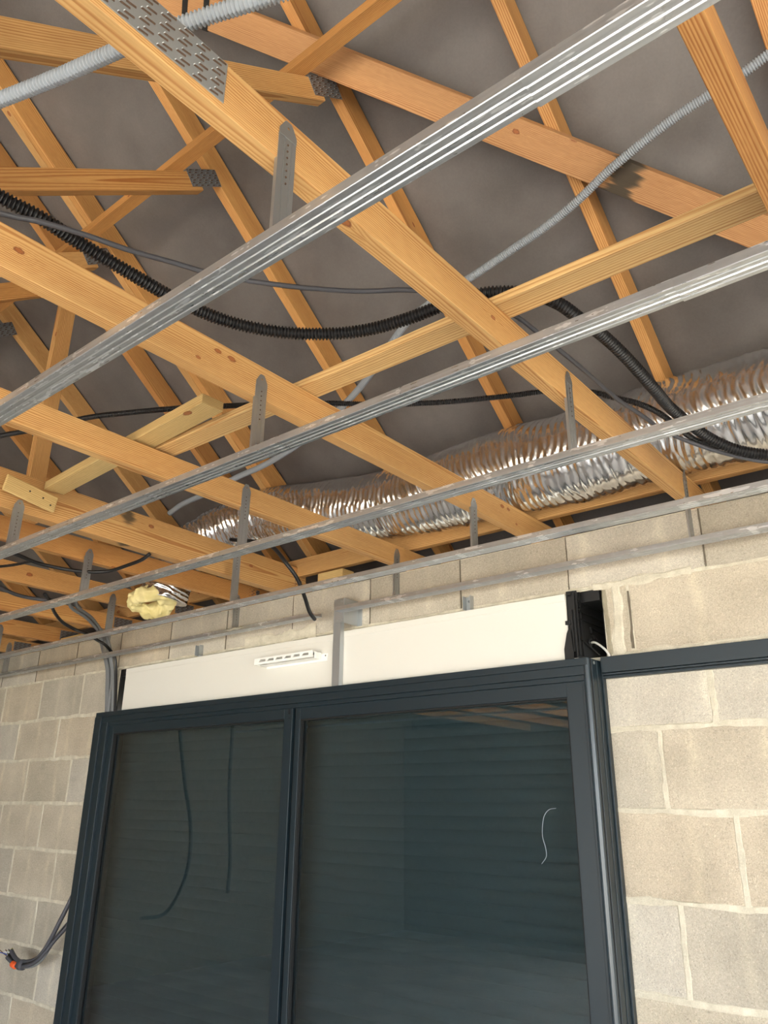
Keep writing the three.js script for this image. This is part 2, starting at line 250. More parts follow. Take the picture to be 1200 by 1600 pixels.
// punched nail plate: a thin galvanised plate lying in a plane x = const, long side along dir
function nailPlate(parent, x, cy, cz, len, wid, ang, side = 1, dark = true) {
  const c = Math.cos(ang), s = Math.sin(ang), X = V(0, s, c), Y = V(0, -c, s), Z = V(1, 0, 0);
  const pl = mesh('nail_plate', orient(rbox(len, wid, 0.0016, 0.0004), V(x + side * 0.0009, cy, cz), X, Y, Z), dark ? STEELDARK : STEEL, parent);
  const l = [], l2 = [], nr = Math.max(3, Math.round(len / 0.030)), nc = Math.max(4, Math.round(wid / 0.0092));
  for (let i = 0; i < nr; i++) for (let j = 0; j < nc; j++) {
    const u = (i + 0.5) / nr * len - len / 2 + (j % 2 ? 0.004 : -0.004), v = (j + 0.5) / nc * wid - wid / 2;
    const slot = rbox(0.016, 0.0034, 0.0012, 0.0006); slot.rotateZ(0.12); slot.translate(u, v, 0.0012); l.push(slot);
    const burr = new THREE.ConeGeometry(0.0017, 0.0032, 5); burr.rotateX(Math.PI / 2); burr.translate(u + 0.0072, v, 0.0022); l2.push(burr);
  }
  const o = V(x + side * 0.0009, cy, cz);
  const a = mesh('punched_slot', orient(merge(l), o, X, Y, Z), BLACKSLOT, pl); a.userData.kind = 'stuff';
  const b = mesh('tooth_burr', orient(merge(l2), o, X, Y, Z), STEEL, pl); b.userData.kind = 'stuff';
  return pl;
}
const BLACKSLOT = new THREE.MeshStandardMaterial({ color: 0x5b4638, roughness: 0.8 });
const CB = 2.596, CH = 0.092, ZJ = 1.26;                         // chord underside and depth; z of the web joint
function truss(t) {
  const g = thing('roof_truss', t.label, 'roof truss'), [x0, x1] = t.x, w = x1 - x0, xc = (x0 + x1) / 2, up = V(0, 1, 0), k = t.k;
  const ch = t.ch ?? CH, c0 = t.c0 ?? xc, c1 = t.c1 ?? xc, cw = t.cw ?? w;
  mesh('bottom_chord', timber(V(c1, CB + ch / 2, t.ze ?? -0.12), V(c0 + (c0 - c1) * 2.0, CB + ch / 2, 7.25), cw, ch, up, 0.0022, ...(t.mat ? [((t.ze ?? -0.12) + 7.25) / 2 - (t.uo ?? 0.9), ch / 2] : [])), t.mat ?? wood(k), g);
  const RH = 0.098, yo = RH / 2 / Math.cos(TH), rw = t.rw ?? w, rc = t.rx ?? xc, rn = rw > 0.06 ? 2 : 1;
  for (let i = 0; i < rn; i++) {
    const x = rc + (rn > 1 ? (i - 0.5) * rw / 2 : 0), ww = rw / rn - (rn > 1 ? 0.002 : 0);
    mesh('rafter', timber(V(x, roofY(-0.55) + yo, -0.55), V(x, roofY(3.58) + yo, 3.58), ww, RH, V(0, 1, 0)), wood(k + 1 + i), g);
    mesh('rafter', timber(V(x, roofY(-0.55) + yo, 7.75), V(x, roofY(3.58) + yo, 3.62), ww, RH, V(0, 1, 0)), wood(k + 2 + i), g);
  }
  const wa = Math.atan(0.727), yw = (z) => 3.735 - 0.727 * (z - 1.34);
  if (t.web !== false) {
    mesh('web', timber(V(rc, yw(1.275), 1.275), V(rc, CB + ch + 0.03, 2.725), rn > 1 ? rw * 0.5 : rw, 0.072, up), wood(k + 3), g);
    mesh('web', timber(V(rc, CB + ch + 0.03, 2.80), V(rc, roofY(3.45), 3.45), rn > 1 ? rw * 0.5 : rw, 0.072, V(0, 0, 1)), wood(k + 4), g);
    nailPlate(g, rc + (rn > 1 ? rw / 4 : rw / 2), 3.806, ZJ, 0.152, 0.066, -wa, 1, true);
  }
  if (t.post) mesh('post', timber(V(xc, CB + ch, 1.222), V(xc, roofY(1.222) + 0.012, 1.222), w, 0.068, V(0, 0, 1)), wood(k + 2), g);
  if (t.splice) nailPlate(g, x1, CB + 0.052, 2.26, 0.42, 0.078, 0, 1, false);
  if (xc < -2.3) nailPlate(g, (t.chordPlate ?? c1) + cw / 2 + 0.0005, CB + 0.05, 0.02, 0.12, 0.06, 0, 1, true);
  return g;
}
const T = [
  { x: [-0.165, -0.129], k: 8, label: 'roof truss crossing the upper right corner of the photo' },
  { x: [-0.762, -0.726], k: 0, splice: true, mat: CHORD_A, label: 'roof truss whose bottom beam bears the large punched nail plate at the top left' },
  { x: [-1.362, -1.326], k: 1, mat: CHORD_B, label: 'roof truss whose bottom beam passes the two round knots, left of the nail plate beam' },
  { x: [-1.977, -1.941], k: 4, ch: 0.084, label: 'roof truss whose beam crosses under the short lapped brace with a free sawn end' },
  { x: [-2.62, -2.57], c0: -2.585, c1: -2.685, cw: 0.05, ch: 0.142, rx: -2.655, rw: 0.074, k: 3, ze: -0.07, mat: CHORD_D, uo: -0.2, label: 'heavy doubled roof truss with the deepest bottom beam and a scrap board nailed on' },
  { x: [-2.95, -2.914], c0: -2.932, c1: -2.985, k: 2, post: true, label: 'roof truss with an upright post, just behind the heavy doubled truss' },
  { x: [-3.547, -3.511], k: 5, label: 'roof truss behind the yellow insulated duct end' },
  { x: [-4.14, -4.104], k: 1, label: 'roof truss above the cables that drop beside the shutter box' },
  { x: [-4.75, -4.714], k: 3, label: 'roof truss next to last at the left edge, above the block wall' },
  { x: [-5.36, -5.324], k: 0, label: 'farthest roof truss at the left edge of the photo' },
];
const trusses = T.map(truss);

const bar = (name, p0, p1, w, h, mat, label) => solo(name, timber(p0, p1, w, h, V(0, 1, 0)), mat, label, 'timber brace');
bar('timber_brace', V(-1.985, 2.701, 1.272), V(1.2, 2.701, 1.225), 0.07, 0.022, PLANED, 'long flat timber runner lying across the truss beams, up to the right edge');
bar('timber_brace', V(-2.56, 2.705, 1.318), V(-1.60, 2.705, 1.372), 0.072, 0.030, PALE, 'short pale timber runner with a free sawn end, butting the heavy doubled truss');
bar('timber_brace', V(-4.95, 3.80, 1.366), V(0.6, 3.80, 1.366), 0.046, 0.036, wood(2), 'thin timber runner on top of the slanting truss webs, below the dark membrane');
const scrap = solo('scrap_board', (() => { const g = timber(V(-2.5455, 2.668, 1.50), V(-2.553, 2.641, 1.305), 0.012, 0.062, V(0, 1, 0), 0.006); return g; })(), PALE, 'short scrap board with knots and nail heads fixed on the deepest beam', 'board');
for (const [y, z] of [[2.66, 1.41], [2.65, 1.36], [2.632, 1.33]]) { const n = mesh('nail_head', new THREE.CylinderGeometry(0.003, 0.003, 0.002, 8).rotateZ(Math.PI / 2).translate(-2.5415, y, z), BLACK, scrap); }
{ // wind brace nailed under the rafters, across the trusses
  const n = V(0, 1, -SL).normalize();
  const p0 = V(-1.905, roofY(1.806) - 0.026, 1.806), p1 = V(-0.02, roofY(0.204) - 0.026, 0.204), X = p1.clone().sub(p0), L = X.length(); X.normalize(); const Y = n.clone().cross(X).normalize();
  solo('wind_brace', orient(boxUV(rbox(L, 0.098, 0.034, 0.002), L / 2 - 0.6, 0.06), p0.clone().add(p1).multiplyScalar(0.5), X, Y, X.clone().cross(Y)), BRACE, 'broad reddish wind brace nailed slantwise under the rafters, with a dark stain', 'timber brace');
}
bar('eave_board', V(XL + 0.1, 2.735, -0.02), V(XR - 0.1, 2.735, -0.02), 0.03, 0.09, wood(0), 'long upright board along the wall top behind the truss ends');
bar('wall_plate', V(XL + 0.1, 2.622, -0.17), V(XR - 0.1, 2.622, -0.17), 0.04, 0.05, wood(5), 'timber wall plate lying on the block wall behind the beam ends');
bar('packing_block', V(-2.50, 2.64, -0.03), V(-2.34, 2.64, -0.03), 0.08, 0.07, PALE, 'short timber packing block on the wall top beside the black hanging cable');
bar('packing_block', V(-4.70, 2.605, 0.05), V(-4.42, 2.605, 0.05), 0.06, 0.03, PALE, 'short yellow timber piece on the wall top at the left edge');

// ---------------------------------------------------------------- ceiling channels and hangers
const FY = 2.435, FW = 0.047;
const channelShape = (t = 0.0009, k = 1) => {                    // open side up: ribbed web, two flanges with lips; drawn in (z, y)
  const w = FW / 2 * k, out = [[-w + 0.004, 0.0175], [-w, 0.0175], [-w, 0.001], [-w + 0.001, 0], [-0.015, 0], [-0.0135, 0.0016], [-0.0105, 0.0016], [-0.009, 0], [-0.0035, 0], [-0.002, 0.0022], [0.002, 0.0022], [0.0035, 0], [0.009, 0], [0.0105, 0.0016], [0.0135, 0.0016], [0.015, 0], [w - 0.001, 0], [w, 0.001], [w, 0.0175], [w - 0.004, 0.0175]];
  const inn = out.map(([a, b], i) => [i === 0 || i === out.length - 1 ? a : Math.abs(a) >= w - 0.0011 ? Math.sign(a) * (w - t) : a, i === 0 || i === 1 || i >= out.length - 2 ? b - t : b + t]).reverse();
  const s = new THREE.Shape(); [...out, ...inn].forEach(([a, b], i) => i ? s.lineTo(a, b) : s.moveTo(a, b)); s.closePath(); return s;
};
function channel(x0, x1, z, y, label, k = 1) {
  const g = new THREE.ExtrudeGeometry(channelShape(0.0009, k), { depth: x1 - x0, bevelEnabled: false }); g.rotateY(Math.PI / 2);
  g.scale(1, 1, -1); const ix = g.attributes.position; for (let i = 0; i < ix.count; i += 3) { const a = [ix.getX(i), ix.getY(i), ix.getZ(i)]; ix.setXYZ(i, ix.getX(i + 2), ix.getY(i + 2), ix.getZ(i + 2)); ix.setXYZ(i + 2, ...a); } g.computeVertexNormals();
  const m = solo('ceiling_channel', boxUV(g, rr(0, 3), rr(0, 1)), ZINC, label, 'ceiling channel'); m.position.set(x0, y, z); return m;
}
const FZ = [1.9225, 1.4325, 0.9455, 0.4615, 0.1085];
const ord = ['nearest', 'second nearest', 'third nearest', 'fourth nearest'];
for (let i = 0; i < 4; i++) {
  channel(XL + 0.05, -0.28, FZ[i], FY, `${ord[i]} galvanised ceiling channel, the length left of its sleeve joint`);
  channel(-0.30, XR - 0.05, FZ[i], FY - 0.0012, `${ord[i]} galvanised ceiling channel, the length right of its sleeve joint`, 1.045);
}
channel(XL + 0.05, -2.39, FZ[4], FY - 0.001, 'galvanised ceiling channel by the wall, the length left of the shutter post');
channel(-2.262, XR - 0.05, FZ[4] + 0.006, FY + 0.001, 'galvanised ceiling channel by the wall, the length right of the shutter post');
for (const [z, w] of [[2.41, 'just behind the camera'], [2.9, 'second behind the camera'], [3.39, 'third behind the camera'], [3.88, 'fourth behind the camera']]) channel(XL + 0.05, XR - 0.05, z, FY, 'galvanised ceiling channel ' + w + ', seen only in the glass');

const hangerShape = () => { const o = [[-0.0185, 0.007], [-0.0185, 0], [-0.010, 0], [-0.009, 0.003], [-0.006, 0.003], [-0.005, 0], [0.005, 0], [0.006, 0.003], [0.009, 0.003], [0.010, 0], [0.0185, 0], [0.0185, 0.007], [0.0175, 0.007], [0.0175, 0.001], [-0.0175, 0.001], [-0.0175, 0.007]]; const s = new THREE.Shape(); o.forEach(([a, b], i) => i ? s.lineTo(a, b) : s.moveTo(a, b)); s.closePath(); return s; };
function hanger(x, z, y0, y1, label) {
  const g = thing('ceiling_hanger', label, 'ceiling hanger'), L = y1 - y0 - 0.03;
  const rail = new THREE.ExtrudeGeometry(hangerShape(), { depth: L, bevelEnabled: false }); rail.rotateX(-Math.PI / 2); rail.rotateY(Math.PI / 2);   // profile (z, x) swept along y
  const rm = mesh('rail', boxUV(rail), HANGERZINC, g); rm.position.set(x + 0.0015, y0, z);
  const s = new THREE.Shape(); s.moveTo(-0.0185, 0); s.lineTo(0.0185, 0); s.lineTo(0.0185, 0.012); s.lineTo(0.009, 0.03); s.lineTo(0.006, 0.034); s.lineTo(-0.006, 0.034); s.lineTo(-0.009, 0.03); s.lineTo(-0.0185, 0.012); s.closePath();
  const hole = new THREE.Path(); hole.absarc(0, 0.021, 0.0028, 0, Math.PI * 2); s.holes.push(hole);
  const tb = new THREE.ExtrudeGeometry(s, { depth: 0.0012, bevelEnabled: false }); tb.rotateY(Math.PI / 2); const tm = mesh('nailing_tab', boxUV(tb), HANGERZINC, g); tm.position.set(x + 0.0012, y1 - 0.031, z);
  const dots = []; for (let i = 0; i < 7; i++) { const q = new THREE.CylinderGeometry(0.0018, 0.0018, 0.001, 8); q.rotateZ(Math.PI / 2); q.translate(x + 0.0044 - 0.0012, y1 - 0.045 - i * 0.013, z); dots.push(q); }
  mesh('punched_hole', merge(dots), BLACKSLOT, g).userData.kind = 'stuff';
  const clip = new THREE.Shape(); clip.moveTo(-0.02, 0); clip.lineTo(0.02, 0); clip.lineTo(0.02, 0.008); clip.lineTo(0.0185, 0.016); clip.lineTo(-0.0185, 0.016); clip.lineTo(-0.02, 0.008); clip.closePath();
  const cg = new THREE.ExtrudeGeometry(clip, { depth: 0.006, bevelEnabled: false }); cg.rotateY(Math.PI / 2); const cm = mesh('clip', boxUV(cg), HANGERZINC, g); cm.position.set(x + 0.001, y0 - 0.012, z);
}
const HY = FY + 0.0155;
[[0, -0.726, 2.676, 'zinc hanger with a pointed holed tab holding the nearest channel to the nail plate beam'],
 [1, -1.326, 2.66, 'zinc hanger holding the second nearest channel, hooked on the beam with two round knots'],
 [2, -0.726, 2.674, 'zinc hanger in front of the dark membrane, on the third nearest channel at right'],
 [2, -1.941, 2.680, 'zinc hanger with a pointed tip in front of the left part of the foil duct'],
 [2, -2.925, 2.64, 'zinc hanger on the third nearest channel, crossed by the sagging black cable'],
 [3, -1.326, 2.63, 'short zinc hanger on the fourth channel, below the middle of the foil duct'],
 [3, -2.553, 2.725, 'zinc hanger with a pointed tip fixed low on the deepest timber beam'],
 [3, -3.511, 2.64, 'zinc hanger on the fourth channel beside the grey cables at left'],
 [3, -4.714, 2.64, 'zinc hanger on the fourth channel at the left edge of the photo'],
 [4, -0.726, 2.688, 'zinc hanger to the wall channel at far right, above the cracked block joint'],
 [4, -1.941, 2.66, 'zinc hanger to the wall channel above the right white panel of the shutter box'],
 [4, -2.957, 2.62, 'zinc hanger to the wall channel above the left white panel of the shutter box'],
 [4, -4.104, 2.688, 'zinc hanger to the wall channel in front of the cable bundle'],
 [4, -5.324, 2.66, 'zinc hanger to the wall channel at the far left edge'],
 [1, -2.553, 2.62, 'zinc hanger on the second nearest channel at the left edge'],
].forEach(([i, x, top, label]) => hanger(x, FZ[i], HY, top, label));

// ---------------------------------------------------------------- sliding door, its pocket frame, the shutter
const door = struct('door_1', null, null, 'dark grey sliding patio door with two panes and a pocket frame to the right');
const pr = (name, parts, mat, parent) => mesh(name, merge(parts), mat, parent);
// outer frame: stepped head and left jamb, right jamb with a round bead
pr('frame_head', [box(-4.114, -1.126, 2.094, 2.1185, 0, 0.108), box(-4.06, -1.135, 2.063, 2.094, 0, 0.104), box(-4.0, -1.135, 2.045, 2.063, 0, 0.094)], ANTHRACITE, door);
pr('frame_jamb', [box(-4.114, -4.05, 0, 2.0935, 0.03, 0.112), box(-4.05, -3.995, 0, 2.0625, 0.0, 0.104)], ANTHRACITE, door);
mesh('frame_bead', new THREE.CylinderGeometry(0.0118, 0.0118, 2.118, 20, 1).translate(-1.1325, 1.059, 0.0945), ANTHRBEAD, door);
mesh('seal', box(-1.124, -1.1195, 0, 2.112, 0.02, 0.09), SEAL, door);
pr('frame_jamb', [box(-1.158, -1.117, 0, 2.117, 0, 0.086), box(-1.1175, -1.1145, 0, 2.114, 0, 0.052), box(-1.1145, -1.1075, 0, 2.12, 0, 0.024)], ANTHRACITE, door);
mesh('screw', new THREE.CylinderGeometry(0.0055, 0.0055, 0.003, 16).rotateZ(Math.PI / 2).translate(-1.116, 2.104, 0.07), STEEL, door);
pr('pocket_rail', [box(-1.108, 2.0, 2.0735, 2.127, 0, 0.035), box(-1.108, 2.0, 2.0655, 2.0725, 0, 0.030), box(-1.108, 2.0, 2.0705, 2.075, 0, 0.02), box(-1.108, 2.0, 2.0555, 2.0635, 0, 0.024), box(-1.108, 2.0, 2.061, 2.068, 0, 0.016)], ANTHRACITE, door);
pr('pocket_rail', [box(-1.108, 2.0, 0.0, 0.03, 0, 0.035)], ANTHRACITE, door);
pr('pocket_post', [box(1.96, 2.02, 0.03, 2.078, 0, 0.035)], ANTHRACITE, door);
mesh('threshold', box(-4.114, -1.117, 0, 0.04, -0.02, 0.11), ANTHRACITE, door);
// sashes
function sash(name, x0, x1, zf, sl, sr, top) {
  const s = new THREE.Group(); s.name = name; door.add(s);
  mesh('stile', box(x0, x0 + sl, 0.04, 2.045, zf - 0.04, zf), ANTHRACITE, s); mesh('stile', box(x1 - sr, x1, 0.04, 2.045, zf - 0.04, zf), ANTHRACITE, s);
  mesh('rail', box(x0 + sl, x1 - sr, top, 2.045, zf - 0.04, zf), ANTHRACITE, s); mesh('rail', box(x0 + sl, x1 - sr, 0.04, 0.12, zf - 0.04, zf), ANTHRACITE, s);
  const a = x0 + sl, b = x1 - sr; mesh('glass', box(a - 0.004, b + 0.004, 0.116, top + 0.004, zf - 0.022, zf - 0.0215, 0.0001), GLASS, s);
  mesh('glazing_seal', merge([box(a, b, top - 0.006, top, zf - 0.022, zf - 0.004), box(a, a + 0.005, 0.12, top - 0.006, zf - 0.022, zf - 0.004), box(b - 0.005, b, 0.12, top - 0.006, zf - 0.022, zf - 0.004)]), SEAL, s);
  mesh('glazing_spacer', merge([box(a + 0.006, a + 0.016, 0.12, top - 0.006, zf - 0.036, zf - 0.026), box(b - 0.016, b - 0.006, 0.12, top - 0.006, zf - 0.036, zf - 0.026)]), ANTHRACITE, s);
  return s;
}
sash('sash', -3.995, -2.545, 0.088, 0.045, 0.052, 2.001);
sash('sash', -2.528, -1.138, 0.084, 0.028, 0.08, 1.996);
mesh('interlock_seal', box(-2.545, -2.528, 0.04, 2.045, 0.03, 0.07), SEAL, door);
{ const m = merge([box(-2.572, -2.558, 2.02, 2.042, 0.088, 0.0885), box(-2.568, -2.562, 2.0, 2.006, 0.088, 0.0885)]); mesh('interlock_slot', m, SEAL, door); }

const shutter = thing('roller_shutter', 'dark closed roller shutter of narrow slats behind the door glass', 'roller shutter');
for (let i = 0; i < 43; i++) { // curved slats with an overlap below each
  const s = new THREE.Shape(), h = 0.0485; s.moveTo(0, 0); s.quadraticCurveTo(0.0085, h * 0.45, 0.002, h); s.lineTo(-0.004, h); s.lineTo(-0.006, 0); s.closePath();
  const g = new THREE.ExtrudeGeometry(s, { depth: 2.915, bevelEnabled: false, curveSegments: 6 }); g.rotateY(Math.PI / 2); g.scale(1, 1, -1);
  const p = g.attributes.position; for (let k = 0; k < p.count; k += 3) { const a = [p.getX(k), p.getY(k), p.getZ(k)]; p.setXYZ(k, p.getX(k + 2), p.getY(k + 2), p.getZ(k + 2)); p.setXYZ(k + 2, ...a); }
  g.computeVertexNormals(); const m = mesh('slat', g, SHUTTER, shutter); m.position.set(DX0 + 0.01, 0.01 + i * 0.0485, -0.055);
}
mesh('guide_rail', box(DX0 + 0.001, -4.06, 0.0, 2.1, -0.09, -0.003), ANTHRDARK, door); mesh('guide_rail', box(-1.19, -1.162, 0.0, 2.1, -0.09, -0.003), ANTHRDARK, door);
const sbox = thing('shutter_box', 'white front of the roller shutter box above the door, black inside at both ends', 'shutter box');
mesh('front_panel', box(-3.925, -2.285, 2.125, 2.352, 0.06, 0.07), WHITE, sbox); mesh('front_panel', box(-2.275, -1.205, 2.125, 2.356, 0.06, 0.07), WHITE, sbox);
mesh('panel_fold', merge([box(-3.925, -2.285, 2.3255, 2.354, 0.0655, 0.0715), box(-2.275, -1.205, 2.331, 2.358, 0.0655, 0.0715)]), WHITE, sbox);
mesh('box_shell', merge([box(DX0 + 0.005, DX1 - 0.01, 2.335, 2.374, -0.19, 0.0), box(DX0 + 0.005, DX1 - 0.01, 2.138, 2.374, -0.198, -0.185), box(DX0 + 0.005, DX0 + 0.015, 2.138, 2.374, -0.19, 0.0)]), BLACK, sbox);
{ // black plastic end cheek with ribs, seen from the right
  const ck = mesh('end_cheek', box(-1.2, -1.18, 2.13, 2.372, -0.185, 0.045), BLACK, sbox), l = [];
  for (const [ya, za, yb, zb] of [[2.335, -0.18, 2.335, 0.04], [2.305, 0.03, 2.365, -0.16], [2.30, -0.18, 2.30, 0.04], [2.272, -0.18, 2.272, 0.04], [2.245, -0.18, 2.255, -0.06], [2.255, -0.06, 2.19, -0.09], [2.235, -0.06, 2.2, -0.18], [2.2, 0.03, 2.165, -0.12], [2.14, 0.04, 2.372, 0.04], [2.14, 0.015, 2.372, 0.015]]) l.push(timber(V(-1.178, ya, za), V(-1.178, yb, zb), 0.01, 0.004, V(0, 0.5, 0.87), 0.0008));
  mesh('cheek_rib', merge(l), BLACK, ck);
  mesh('panel_clip', merge([box(-1.206, -1.178, 2.13, 2.362, 0.045, 0.056), box(-1.202, -1.186, 2.352, 2.366, 0.05, 0.068), box(-1.21, -1.19, 2.245, 2.26, 0.05, 0.073), box(-1.195, -1.185, 2.15, 2.3, 0.056, 0.066)]), BLACK, sbox);
  const s = new THREE.Shape(); s.moveTo(0, 0); s.lineTo(0.034, 0); s.lineTo(0.034, 0.04); s.lineTo(0.02, 0.095); s.lineTo(0.012, 0.11); s.lineTo(0.006, 0.1); s.lineTo(0, 0.03); s.closePath();
  const gg = new THREE.ExtrudeGeometry(s, { depth: 0.002, bevelEnabled: false }); mesh('guide_funnel', gg.scale(-1, 1, -1).translate(-1.184, 2.12, 0.078), BLACK, sbox);
  mesh('grommet', new THREE.TorusGeometry(0.012, 0.004, 8, 20).rotateY(Math.PI / 2).translate(-1.176, 2.2, -0.05), CABLEBLACK, sbox);
}
// ---------------------------------------------------------------- metal post and bracket over the door, vent sleeve, clips
const post = thing('steel_post', 'narrow galvanised post between the white panels, bolted to a wall bracket', 'steel post');
{ const P = (y0, y1) => [box(-2.306, -2.264, y0, y1, 0.0945, 0.0965), box(-2.266, -2.264, y0, y1, 0.072, 0.0965), box(-2.306, -2.304, y0, y1, 0.08, 0.0965)]; mesh('upright', merge(P(2.118, 2.5)), STEEL, post); }
mesh('bracket_plate', box(-2.292, -2.243, 2.392, 2.498, 0.097, 0.0995), STEEL, post);
mesh('bracket_side', merge([box(-2.2445, -2.2425, 2.388, 2.5, 0.004, 0.0995), box(-2.2445, -2.218, 2.388, 2.49, 0.004, 0.0065)]), STEEL, post);
{ const l = []; for (const [x, y] of [[-2.282, 2.483], [-2.258, 2.486], [-2.282, 2.402], [-2.258, 2.404]]) l.push(new THREE.CylinderGeometry(0.0035, 0.0035, 0.003, 10).rotateX(Math.PI / 2).translate(x, y, 0.1005)); l.push(new THREE.CylinderGeometry(0.0045, 0.0045, 0.004, 10).rotateX(Math.PI / 2).translate(-2.228, 2.475, 0.008)); mesh('rivet', merge(l), STEEL, post); }
const vent = thing('air_inlet', 'white slotted air inlet sleeve standing out from the left white panel', 'air inlet');
{
  const x0 = -2.765, x1 = -2.385, y0 = 2.246, y1 = 2.276;
  mesh('flange', box(-2.75, -2.358, 2.238, 2.272, 0.0705, 0.0735), WHITEPLASTIC, vent);
  const s = new THREE.Shape(); s.moveTo(x0, y0); s.lineTo(x1, y0); s.lineTo(x1, y1); s.lineTo(x0, y1); s.closePath();
  for (let i = 0; i < 6; i++) { const a = x0 + 0.03 + i * 0.056, p = new THREE.Path(); p.moveTo(a, y0 + 0.011); p.lineTo(a + 0.012, y0 + 0.022); p.lineTo(a + 0.046, y0 + 0.022); p.lineTo(a + 0.046, y0 + 0.011); p.closePath(); s.holes.push(p); }
  mesh('slotted_front', new THREE.ExtrudeGeometry(s, { depth: 0.003, bevelEnabled: false }).translate(-0.012, 0.006, 0.125), WHITEPLASTIC, vent);
  mesh('sleeve', merge([box(x0 + 0.01, x1 - 0.01, y0 + 0.002, y0 + 0.0045, 0.0735, 0.117), box(x0 + 0.01, x1 - 0.01, y1 - 0.001, y1 + 0.0015, 0.0735, 0.117), box(x1 - 0.012, x1 - 0.0095, y0 + 0.002, y1, 0.0735, 0.117), box(x0 + 0.0095, x0 + 0.012, y0 + 0.002, y1, 0.0735, 0.125)]), WHITEPLASTIC, vent);
  mesh('screw', new THREE.CylinderGeometry(0.003, 0.003, 0.002, 10).rotateX(Math.PI / 2).translate(-2.369, 2.262, 0.0742), BLACK, vent);
}
for (const [x, lab] of [[-3.35, 'small steel clip on the wall above the left white panel'], [-1.65, 'small steel clip on the wall above the right white panel']]) {
  const c = thing('wall_clip', lab, 'clip');
  mesh('clip_plate', merge([box(x - 0.018, x + 0.018, 2.36, 2.43, 0.004, 0.006), box(x - 0.018, x - 0.0155, 2.375, 2.43, 0.006, 0.03), box(x + 0.0155, x + 0.018, 2.375, 2.43, 0.006, 0.03)]), STEEL, c);
  mesh('screw', new THREE.CylinderGeometry(0.005, 0.005, 0.004, 10).rotateX(Math.PI / 2).translate(x, 2.41, 0.008), STEELDARK, c);
}

// ---------------------------------------------------------------- foil duct
function frames(pts, n) { const c = new THREE.CatmullRomCurve3(pts.map((p) => V(...p)), false, 'centripetal'); c.arcLengthDivisions = 800; return { c, P: c.getSpacedPoints(n), F: c.computeFrenetFrames(n), L: c.getLength() }; }
function sweep(pts, n, m, rad, fix, closed = true) {
  const { P, F, L } = frames(pts, n), pos = [], uv = [], idx = [];
  for (let i = 0; i <= n; i++) for (let j = 0; j <= m; j++) {
    const a = j / m * Math.PI * 2, q = j === m ? 0 : j, aa = q / m * Math.PI * 2, s = i / n * L, d = F.normals[i].clone().multiplyScalar(Math.cos(aa)).addScaledVector(F.binormals[i], Math.sin(aa));
    const v = P[i].clone().addScaledVector(d, rad(s, aa, L)); if (fix) fix(v, P[i]); pos.push(v.x, v.y, v.z); uv.push(s, a * 0.05);
  }
  for (let i = 0; i < n; i++) for (let j = 0; j < m; j++) { const a = i * (m + 1) + j, b = a + 1, c = a + m + 1, e = c + 1; idx.push(a, e, b, a, c, e); }
  if (closed) for (const [row, flip] of [[0, 0], [n, 1]]) { const k = pos.length / 3; pos.push(P[row].x, P[row].y, P[row].z); uv.push(0, 0); for (let j = 0; j < m; j++) { const a = row * (m + 1) + j; flip ? idx.push(k, a + 1, a) : idx.push(k, a, a + 1); } }
  const g = new THREE.BufferGeometry(); g.setAttribute('position', new THREE.Float32BufferAttribute(pos, 3)); g.setAttribute('uv', new THREE.Float32BufferAttribute(uv, 2)); g.setIndex(idx); g.computeVertexNormals(); return g;
}
const ridge = (x) => 1 - Math.abs(x);
const ductPath = [[1.6, 2.83, 0.12], [0.6, 2.845, 0.1], [-0.2, 2.845, 0.105], [-0.75, 2.862, 0.1], [-1.1, 2.85, 0.11], [-1.35, 2.868, 0.11], [-1.7, 2.86, 0.12], [-1.98, 2.868, 0.13], [-2.3, 2.91, 0.17], [-2.65, 2.95, 0.22], [-2.92, 2.91, 0.28], [-3.085, 2.82, 0.34], [-3.145, 2.7, 0.375], [-3.165, 2.63, 0.387], [-3.175, 2.575, 0.393]];
const duct = thing('foil_duct', 'crumpled silver foil air duct lying above the wall on the truss beams', 'air duct');
const ductBeams = [[-0.745, 0.018, CH], [-1.345, 0.018, CH], [-1.96, 0.018, 0.084]];
mesh('foil_sleeve', sweep(ductPath, 1250, 130, (s, a, L) => {
  const t = s / L, R = lerp(0.168, 0.112, sstep(0.55, 0.92, t)), hx = s * 38 + 0.9 * noise(s * 3, Math.cos(a) * 2, 30) + a / Math.PI * 0.5;
  const sn = Math.sin(a), cs = Math.cos(a);
  let r = R + 0.0016 * Math.cos(hx * Math.PI * 2) + 0.006 * noise(s * 4, sn * 2 + cs, 32);
  const q = s + 0.012 * noise(cs * 2 + s * 9, sn * 2, 37);
  r += 0.0048 * (ridge(noise(q * 17 + cs, cs * 1.4 + sn * 1.2, 33)) - 0.6) + 0.0036 * (ridge(noise(q * 46, cs * 1.6 + sn * 1.2, 34)) - 0.5) + 0.0020 * (ridge(noise(q * 95, cs * 2.4 + sn * 2, 36)) - 0.5) + 0.0011 * noise(s * 150, cs * 12 + sn * 10, 35);
  return r;
}, (v) => {
  let near = 0; for (const q of rafterXs) near = Math.max(near, 1 - sstep(0.03, 0.14, Math.abs(v.x - q)));
  const lim = roofY(v.z) + lerp(0.085, -0.004, near); if (v.y > lim) v.y = lim - 0.1 * Math.min(0.05, v.y - lim);
  for (const [x, hw, ch] of ductBeams) { const n2 = 1 - sstep(hw + 0.004, hw + 0.09, Math.abs(v.x - x)), f = CB + ch + 0.002; if (n2 > 0 && v.y < f) v.y = lerp(v.y, f, n2); }
  if (v.z < -0.001 && v.y < 2.79) v.z = Math.max(v.z, 0.0);
}), FOIL, duct);
